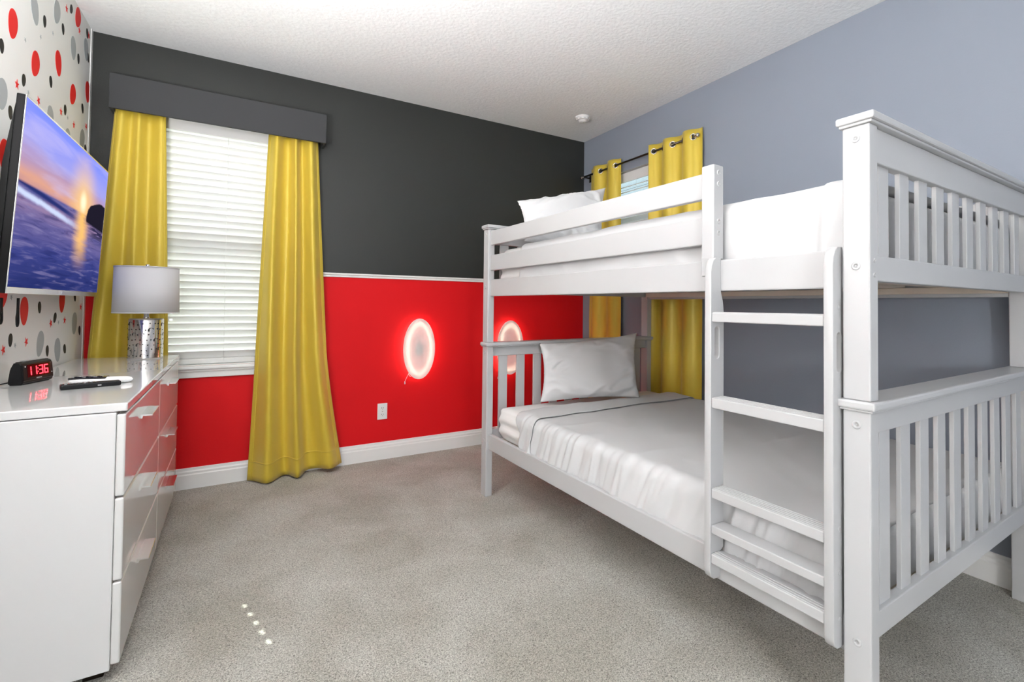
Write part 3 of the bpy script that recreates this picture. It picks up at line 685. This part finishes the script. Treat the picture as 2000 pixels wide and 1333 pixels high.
mb = thing('tv_wall_mount', 'black metal wall bracket behind the television', 'tv mount', (XL, 2.87, 1.45))
box('wall_plate', 0, 0.006, -0.25, 0.25, -0.13, 0.13, 'blackplastic', mb, 0.002)
for y in (-0.2, 0.2): box('hook_rail', 0.006, 0.026, y-0.015, y+0.015, -0.15, 0.15, 'blackplastic', mb, 0.002)
for y0, zz, w in ((2.452, 1.085, 0.013), (2.60, 1.07, 0.011)):
    yy = y0-2.87; x = 0.058; zt_ = -0.275; zl = zz-1.45
    pts = [(x, yy-0.004, zt_), (x, yy-0.005, (zt_+zl)/2), (x, yy-w, zl+0.03), (x, yy-w*0.4, zl), (x, yy+w*0.6, zl+0.008), (x, yy+w*0.5, zl+0.04), (x, yy+0.003, (zt_+zl)/2+0.02), (x, yy+0.004, zt_)]
    tube('release_strap', smooth_pts(pts, 6), 0.0032, 'blackplastic', mb, 8)

# ------------------------------------------------------------------ bunk bed (local u = across, v = along, z)
BA = 0.02618; BN = (1.263, 2.712, 0.0)
b = thing('bunk_bed', 'white wooden double bunk bed with slatted ends', 'bunk bed', BN, BA)
UW, VN, VF = 1.395, -2.110, 0.062     # outer width, near face, far face
PW, PD = 0.044, 0.065
BP = 'bedpaint'
ends = ((VN, VN+PD), (VF-PD, VF))
for v0, v1 in ends:
    for u0 in (0, UW-PW):
        box('post', u0, u0+PW, v0, v1, 0, 0.909, BP, b, 0.004)
        box('post', u0, u0+PW, v0, v1, 0.936, 1.633, BP, b, 0.004)
    box('cap_rail', -0.012, UW+0.008, v0-0.014, v1+0.012, 0.915, 0.936, BP, b, 0.005)
    box('cap_moulding', -0.006, UW+0.004, v0-0.007, v1+0.006, 0.909, 0.915, BP, b, 0.002)
    box('cap_rail', -0.012, UW+0.008, v0-0.014, v1+0.012, 1.640, 1.660, BP, b, 0.005)
    box('cap_moulding', -0.006, UW+0.004, v0-0.007, v1+0.006, 1.633, 1.640, BP, b, 0.002)
    near = v0 < -1
    w0, w1 = (v0+0.010, v0+0.038) if near else (v1-0.045, v1-0.017)   # end rails
    s0, s1 = (v0+0.021, v0+0.034) if near else (v1-0.038, v1-0.025)   # slats
    for z0, z1 in ((0.335, 0.402), (0.850, 0.909), (1.238, 1.304), (1.543, 1.633)):
        box('end_rail', PW, UW-PW, w0, w1, z0, z1, BP, b, 0.003)
    for za, zb in ((0.400, 0.852), (1.302, 1.545)):
        first = None
        for k in range(10):
            u = 0.0965+0.1275*k
            if first is None: first = box('end_slat', -0.03, 0.03, s0, s1, za, zb, BP, b, 0.002); first.location = (u+0.03, 0, 0)
            else: dup(first, loc=(u+0.03, 0, 0))
Va, Vb = VN+PD, VF-PD
for u0, u1 in ((0.015, 0.040), (UW-0.040, UW-0.015)):
    box('side_rail', u0, u1, Va, Vb, 0.287, 0.378, BP, b, 0.004)
    box('side_rail', u0, u1, Va, Vb, 1.220, 1.322, BP, b, 0.004)
    left = u0 < 0.5
    vend = -1.607 if left else Va
    box('guard_rail', u0, u1, vend, Vb, 1.377, 1.472, BP, b, 0.004)
    box('guard_rail', u0, u1, vend, Vb, 1.533, 1.621, BP, b, 0.004)
    ui = u1 if left else u0
    for z in (0.30, 1.236): box('slat_cleat', *((ui, ui+0.022) if left else (ui-0.022, ui)), Va, Vb, z, z+0.03, 'wood', b, 0.002)
bm = bmesh.new(); add_box(bm, -0.012, 0.0148, -1.656, -1.607, 1.268, 1.330, 0.004); add_box(bm, -0.012, 0.040, -1.656, -1.607, 1.324, 1.636, 0.005, 3); from_bm('guard_post', bm, BP, b)
def bolt_x(u, v, z, rad=0.0105):
    o = lathe('bolt', [(0, 0.0), (rad*0.42, 0.0), (rad*0.42, 0.0016), (rad*0.85, 0.0022), (rad, 0.0006), (rad, -0.001)], BP, b, 20, (u, v, z), 'X')
    o.rotation_euler = (0, 0, math.pi); h_ = plate('hex_socket', [ellipse(0, 0, rad*0.27, rad*0.27, 6)], 0.0004, 0.0008, 'greyplastic', o, 'YZ'); return o
def bolt_y(u, v, z, rad=0.009):
    o = lathe('bolt', [(0, 0.0), (rad*0.42, 0.0), (rad*0.42, 0.0016), (rad*0.85, 0.0022), (rad, 0.0006), (rad, -0.001)], BP, b, 20, (u, v, z), 'Y')
    plate('hex_socket', [ellipse(0, 0, rad*0.27, rad*0.27, 6)], -0.0008, -0.0004, 'greyplastic', o, 'XZ'); return o
for z in (1.60, 1.275, 0.875, 0.335): bolt_x(-0.0005, VN+PD*0.5, z); bolt_x(-0.0005, VF-PD*0.5, z)
for z in (1.610, 1.573, 1.450, 1.412): bolt_y(0.014, -1.6565, z)
for z in (1.252, 1.288): bolt_y(0.022, VN-0.0005, z, 0.006)
for z0, nm in ((0.331, 'bed_slat'), (1.267, 'bed_slat')):
    first = None
    for k in range(12):
        v = -1.99+k*0.173
        if first is None: first = box(nm, 0.042, UW-0.042, -0.04, 0.04, z0, z0+0.016, 'wood', b, 0.002); first.location = (0, v, 0)
        else: dup(first, loc=(0, v, 0))

# ladder hooked on the front
lad = thing('bunk_ladder', 'white wooden ladder on the front of the bunk bed', 'ladder', BN, BA)
def ladder_rail(v0, v1):
    o = [(-0.032, 0.330), (-0.027, 0.312), (-0.014, 0.302), (0.004, 0.300), (0.014, 0.302), (0.014, 0.382), (0.030, 0.392), (0.030, 1.150), (0.026, 1.185), (0.016, 1.215), (0.014, 1.225), (0.014, 1.326), (-0.008, 1.326), (-0.020, 1.318), (-0.029, 1.300), (-0.032, 1.280)]
    zc0, zc1, uc, rd = 1.012, 1.094, -0.003, 0.013
    h = [(uc+rd*math.cos(a), zc1+rd*math.sin(a)) for a in [math.pi*k/10 for k in range(11)]]+[(uc+rd*math.cos(a), zc0+rd*math.sin(a)) for a in [math.pi+math.pi*k/10 for k in range(11)]]
    return plate('ladder_rail', [o, h[::-1]], v0, v1, BP, lad, 'XZ', 0.002)
ladder_rail(-1.664, -1.640); ladder_rail(-2.038, -2.014)
for k, (zt_, th) in enumerate(((1.150, 0.030), (0.878, 0.033), (0.590, 0.030), (0.474, 0.026), (0.384, 0.030))):
    rg = box('rung', -0.031, 0.013 if zt_ < 0.40 else 0.029, -2.0135, -1.6645, zt_-th, zt_, BP, lad, 0.003)
    if k != 3:
        for j in range(5):
            uu = -0.023+0.011*j
            if zt_ < 0.40 and uu > 0.006: continue
            box('tread_ridge', uu-0.0028, uu+0.0028, -2.013, -1.665, zt_-0.0005, zt_+0.0016, BP, rg, 0.001, 1)
for v in (-2.0385,):
    for z in (1.17, 0.60, 0.49, 0.37):
        o = lathe('screw', [(0, 0.0), (0.004, 0.0), (0.0065, 0.0012), (0.0065, -0.001)], BP, lad, 16, (-0.004, v, z), 'Y')

# ------------------------------------------------------------------ mattresses, sheets, pillows (bed space)
BMX = Matrix.Translation(Vector(BN)) @ Matrix.Rotation(BA, 4, 'Z')
def bt(o): o.location = BN; o.rotation_euler = (0, 0, BA); return o
def rounded_box(name, u0, u1, v0, v1, z0, z1, rad, nu, nv, nzz, disp, mat):
    bm = bmesh.new(); bmesh.ops.create_cube(bm, size=1.0)
    # six gridded faces
    bm.clear()
    def face(fn, a, c):
        g = [[bm.verts.new(fn(i/a, j/c)) for i in range(a+1)] for j in range(c+1)]
        for j in range(c):
            for i in range(a): bm.faces.new((g[j][i], g[j][i+1], g[j+1][i+1], g[j+1][i]))
    U = lambda t: u0+(u1-u0)*t
    V = lambda t: v0+(v1-v0)*t
    Z = lambda t: z0+(z1-z0)*t
    face(lambda a, c: (U(a), V(c), z1), nu, nv); face(lambda a, c: (U(a), V(c), z0), nu, nv)
    face(lambda a, c: (u0, V(a), Z(c)), nv, nzz); face(lambda a, c: (u1, V(a), Z(c)), nv, nzz)
    face(lambda a, c: (U(a), v0, Z(c)), nu, nzz); face(lambda a, c: (U(a), v1, Z(c)), nu, nzz)
    bmesh.ops.remove_doubles(bm, verts=bm.verts[:], dist=1e-5)
    lo, hi = Vector((u0+rad, v0+rad, z0+rad)), Vector((u1-rad, v1-rad, z1-rad))
    for vt in bm.verts:
        p = vt.co; q = Vector((min(max(p.x, lo.x), hi.x), min(max(p.y, lo.y), hi.y), min(max(p.z, lo.z), hi.z)))
        dd = p-q
        if dd.length > 1e-9: vt.co = q+dd.normalized()*rad
        n = dd.normalized() if dd.length > 1e-9 else Vector((0, 0, 1)); vt.co += n*disp(vt.co, n)
    return from_bm(name, bm, mat, None, True)
def md_low(p, n):
    k = 0.0035*nz3(p.x*6, p.y*6, p.z*6)
    if abs(n.x) > 0.5 or abs(n.y) > 0.5: k += 0.006*math.sin(p.z*95+nz3(p.x*5, p.y*5, 0)*3)*sm(p.y, -0.7, -0.1)
    return k
m1 = bt(rounded_box('mattress', 0.064, 1.330, -2.050, -0.022, 0.348, 0.541, 0.045, 40, 70, 16, md_low, 'mattress'))
tag(m1, 'white mattress on the lower bunk', 'mattress')
m2 = bt(rounded_box('mattress', 0.064, 1.330, -2.050, -0.022, 1.284, 1.508, 0.045, 40, 70, 16, md_low, 'mattress'))
tag(m2, 'white mattress on the top bunk', 'mattress')
def sheet_fn(zl, zt_, va, vb, off, wr, edge):
    """cloth over the mattress: front side, top, back side; t along the cross-section, s along v"""
    u0, u1, rad = 0.064-off, 1.330+off, 0.05
    L = [zt_-rad-zl, math.pi/2*rad, (u1-u0)-2*rad, math.pi/2*rad, zt_-rad-zl]; tot = sum(L)
    # more samples on the front side
    def f(t, s):
        tt = t**1.35*tot; v = va+(vb-va)*s
        if tt < L[0]: P = Vector((u0, 0, zl+tt)); N = Vector((-1, 0, 0))
        elif tt < L[0]+L[1]:
            a = (tt-L[0])/rad; P = Vector((u0+rad-rad*math.cos(a), 0, zt_-rad+rad*math.sin(a))); N = Vector((-math.cos(a), 0, math.sin(a)))
        elif tt < L[0]+L[1]+L[2]: P = Vector((u0+rad+tt-L[0]-L[1], 0, zt_)); N = Vector((0, 0, 1))
        elif tt < tot-L[4]:
            a = (tt-L[0]-L[1]-L[2])/rad; P = Vector((u1-rad+rad*math.sin(a), 0, zt_-rad+rad*math.cos(a))); N = Vector((math.sin(a), 0, math.cos(a)))
        else: P = Vector((u1, 0, zt_-rad-(tt-(tot-L[4])))); N = Vector((1, 0, 0))
        P.y = v+edge(t)*(1-s)
        return P+N*wr(P, N, t, s)
    return f
def ridge(x): return (1-abs(x)*2.2)
def wr_low(P, N, t, s):
    side = max(0.0, -N.x); top = max(0.0, N.z)
    q = P.y*11+(P.z-0.35)*3.2*(1+0.8*nz3(P.y*2.2, 0, 3))
    w = 0.019*max(0, ridge(nz3(q, P.z*1.6, 1.7)))*side*(0.35+0.65*sm(P.z, 0.56, 0.40))
    w += 0.010*max(0, ridge(nz3(q*2.3+4, P.z*2.5, 8.1)))*side
    w += top*(0.012*max(0, ridge(nz3(P.x*2.1+P.y*0.9, P.y*5.0-P.x*2.0, 5.0)))*0.5+0.005*nz3(P.x*3, P.y*3, 9))
    w += 0.010*side*sm(P.z, 0.46, 0.36)*0.4
    return 0.002+max(0, w)
s1 = bt(grid('bed_sheet', sheet_fn(0.352, 0.549, -0.27, -2.052, 0.006, wr_low, lambda t: -0.10*sm(0.30-t, 0, 0.3)), 120, 170, 'sheet', None, 0.002, 1))
tag(s1, 'white flat sheet tucked over the lower bunk mattress', 'bed sheet')
s1b = bt(grid('turned_down_band', sheet_fn(0.375, 0.555, -0.262, -0.47, 0.010, lambda P, N, t, s: 0.003+wr_low(P, N, t, s)+0.004*math.sin(3.14*s), lambda t: -0.09*sm(0.30-t, 0, 0.3)), 120, 24, 'sheet', None, 0.002, 1))
s1b.location = (0, 0, 0); s1b.rotation_euler = (0, 0, 0); s1b.parent = s1
def wr_up(P, N, t, s):
    side = max(0.0, -N.x); top = max(0.0, N.z)
    w = 0.008*max(0, ridge(nz3(P.y*4+P.z*3, P.z*9-P.y*1.5, 2.2)))*side*(0.3+0.7*sm(P.z, 1.48, 1.34))
    k = sm(P.y, -1.962, -1.972)
    w += k*side*(0.006+0.010*max(0, ridge(nz3(P.y*12+P.z*11, P.z*4, 6.6))))
    w += top*(0.005*max(0, ridge(nz3(P.x*2, P.y*4, 5.0)))+0.004*nz3(P.x*3, P.y*3, 9))
    return 0.002+max(0, w)
s2 = bt(grid('bed_sheet', sheet_fn(1.290, 1.517, -0.30, -2.054, 0.006, wr_up, lambda t: 0.0), 120, 170, 'sheet', None, 0.002, 1))
tag(s2, 'white flat sheet tucked over the top bunk mattress', 'bed sheet')

def pillow(label, bl, br, tl, tr, th, seed):
    P = [Vector(x) for x in (bl, br, tl, tr)]
    nrm = ((P[1]-P[0]).cross(P[2]-P[0])).normalized()
    n = 56; vs_, fs = [], []
    for side in (1, -1):
        base = len(vs_)
        for j in range(n+1):
            for i in range(n+1):
                a, c = i/n*2-1, j/n*2-1
                ca = a*(1-0.085*(1-abs(c)**2.2)*abs(a)**2); cc = c*(1-0.09*(1-abs(a)**2.2)*abs(c)**2)
                A, B = (ca+1)/2, (cc+1)/2
                q = P[0]*(1-A)*(1-B)+P[1]*A*(1-B)+P[2]*(1-A)*B+P[3]*A*B
                h = (max(0, 1-abs(a)**2.3)*max(0, 1-abs(c)**2.3))**0.72
                crn = abs(a*c)
                w = 0.026*max(0, ridge(nz3(a*3+c*2.0*(1 if a*c > 0 else -1)+seed, c*3, seed)))*sm(max(abs(a), abs(c)), 0.35, 0.95)*min(1, h*2.2)
                w += 0.006*nz3(a*2.2+seed, c*2.2, 3.3)*min(1, h*2)
                vs_.append(tuple(q+nrm*side*(th*h+w*0.9+0.002)))
        for j in range(n):
            for i in range(n):
                k = base+j*(n+1)+i; fs.append((k, k+1, k+n+2, k+n+1) if side == 1 else (k, k+n+1, k+n+2, k+1))
    me = bpy.data.meshes.new('pillow'); me.from_pydata(vs_, [], fs)
    bm = bmesh.new(); bm.from_mesh(me); bpy.data.meshes.remove(me); bmesh.ops.remove_doubles(bm, verts=bm.verts[:], dist=0.0045)
    o = bt(from_bm('pillow', bm, 'pillow', None, True)); return tag(o, label, 'pillow')
pillow('white pillow leaning on the lower bunk headboard', (0.300, -0.135, 0.564), (0.955, -0.335, 0.564), (0.330, -0.075, 0.925), (1.150, -0.100, 0.975), 0.075, 1.3)
pillow('white pillow propped at the far end of the top bunk', (0.095, -0.270, 1.535), (0.640, -0.330, 1.535), (0.130, -0.120, 1.800), (0.805, -0.150, 1.970), 0.075, 5.2)
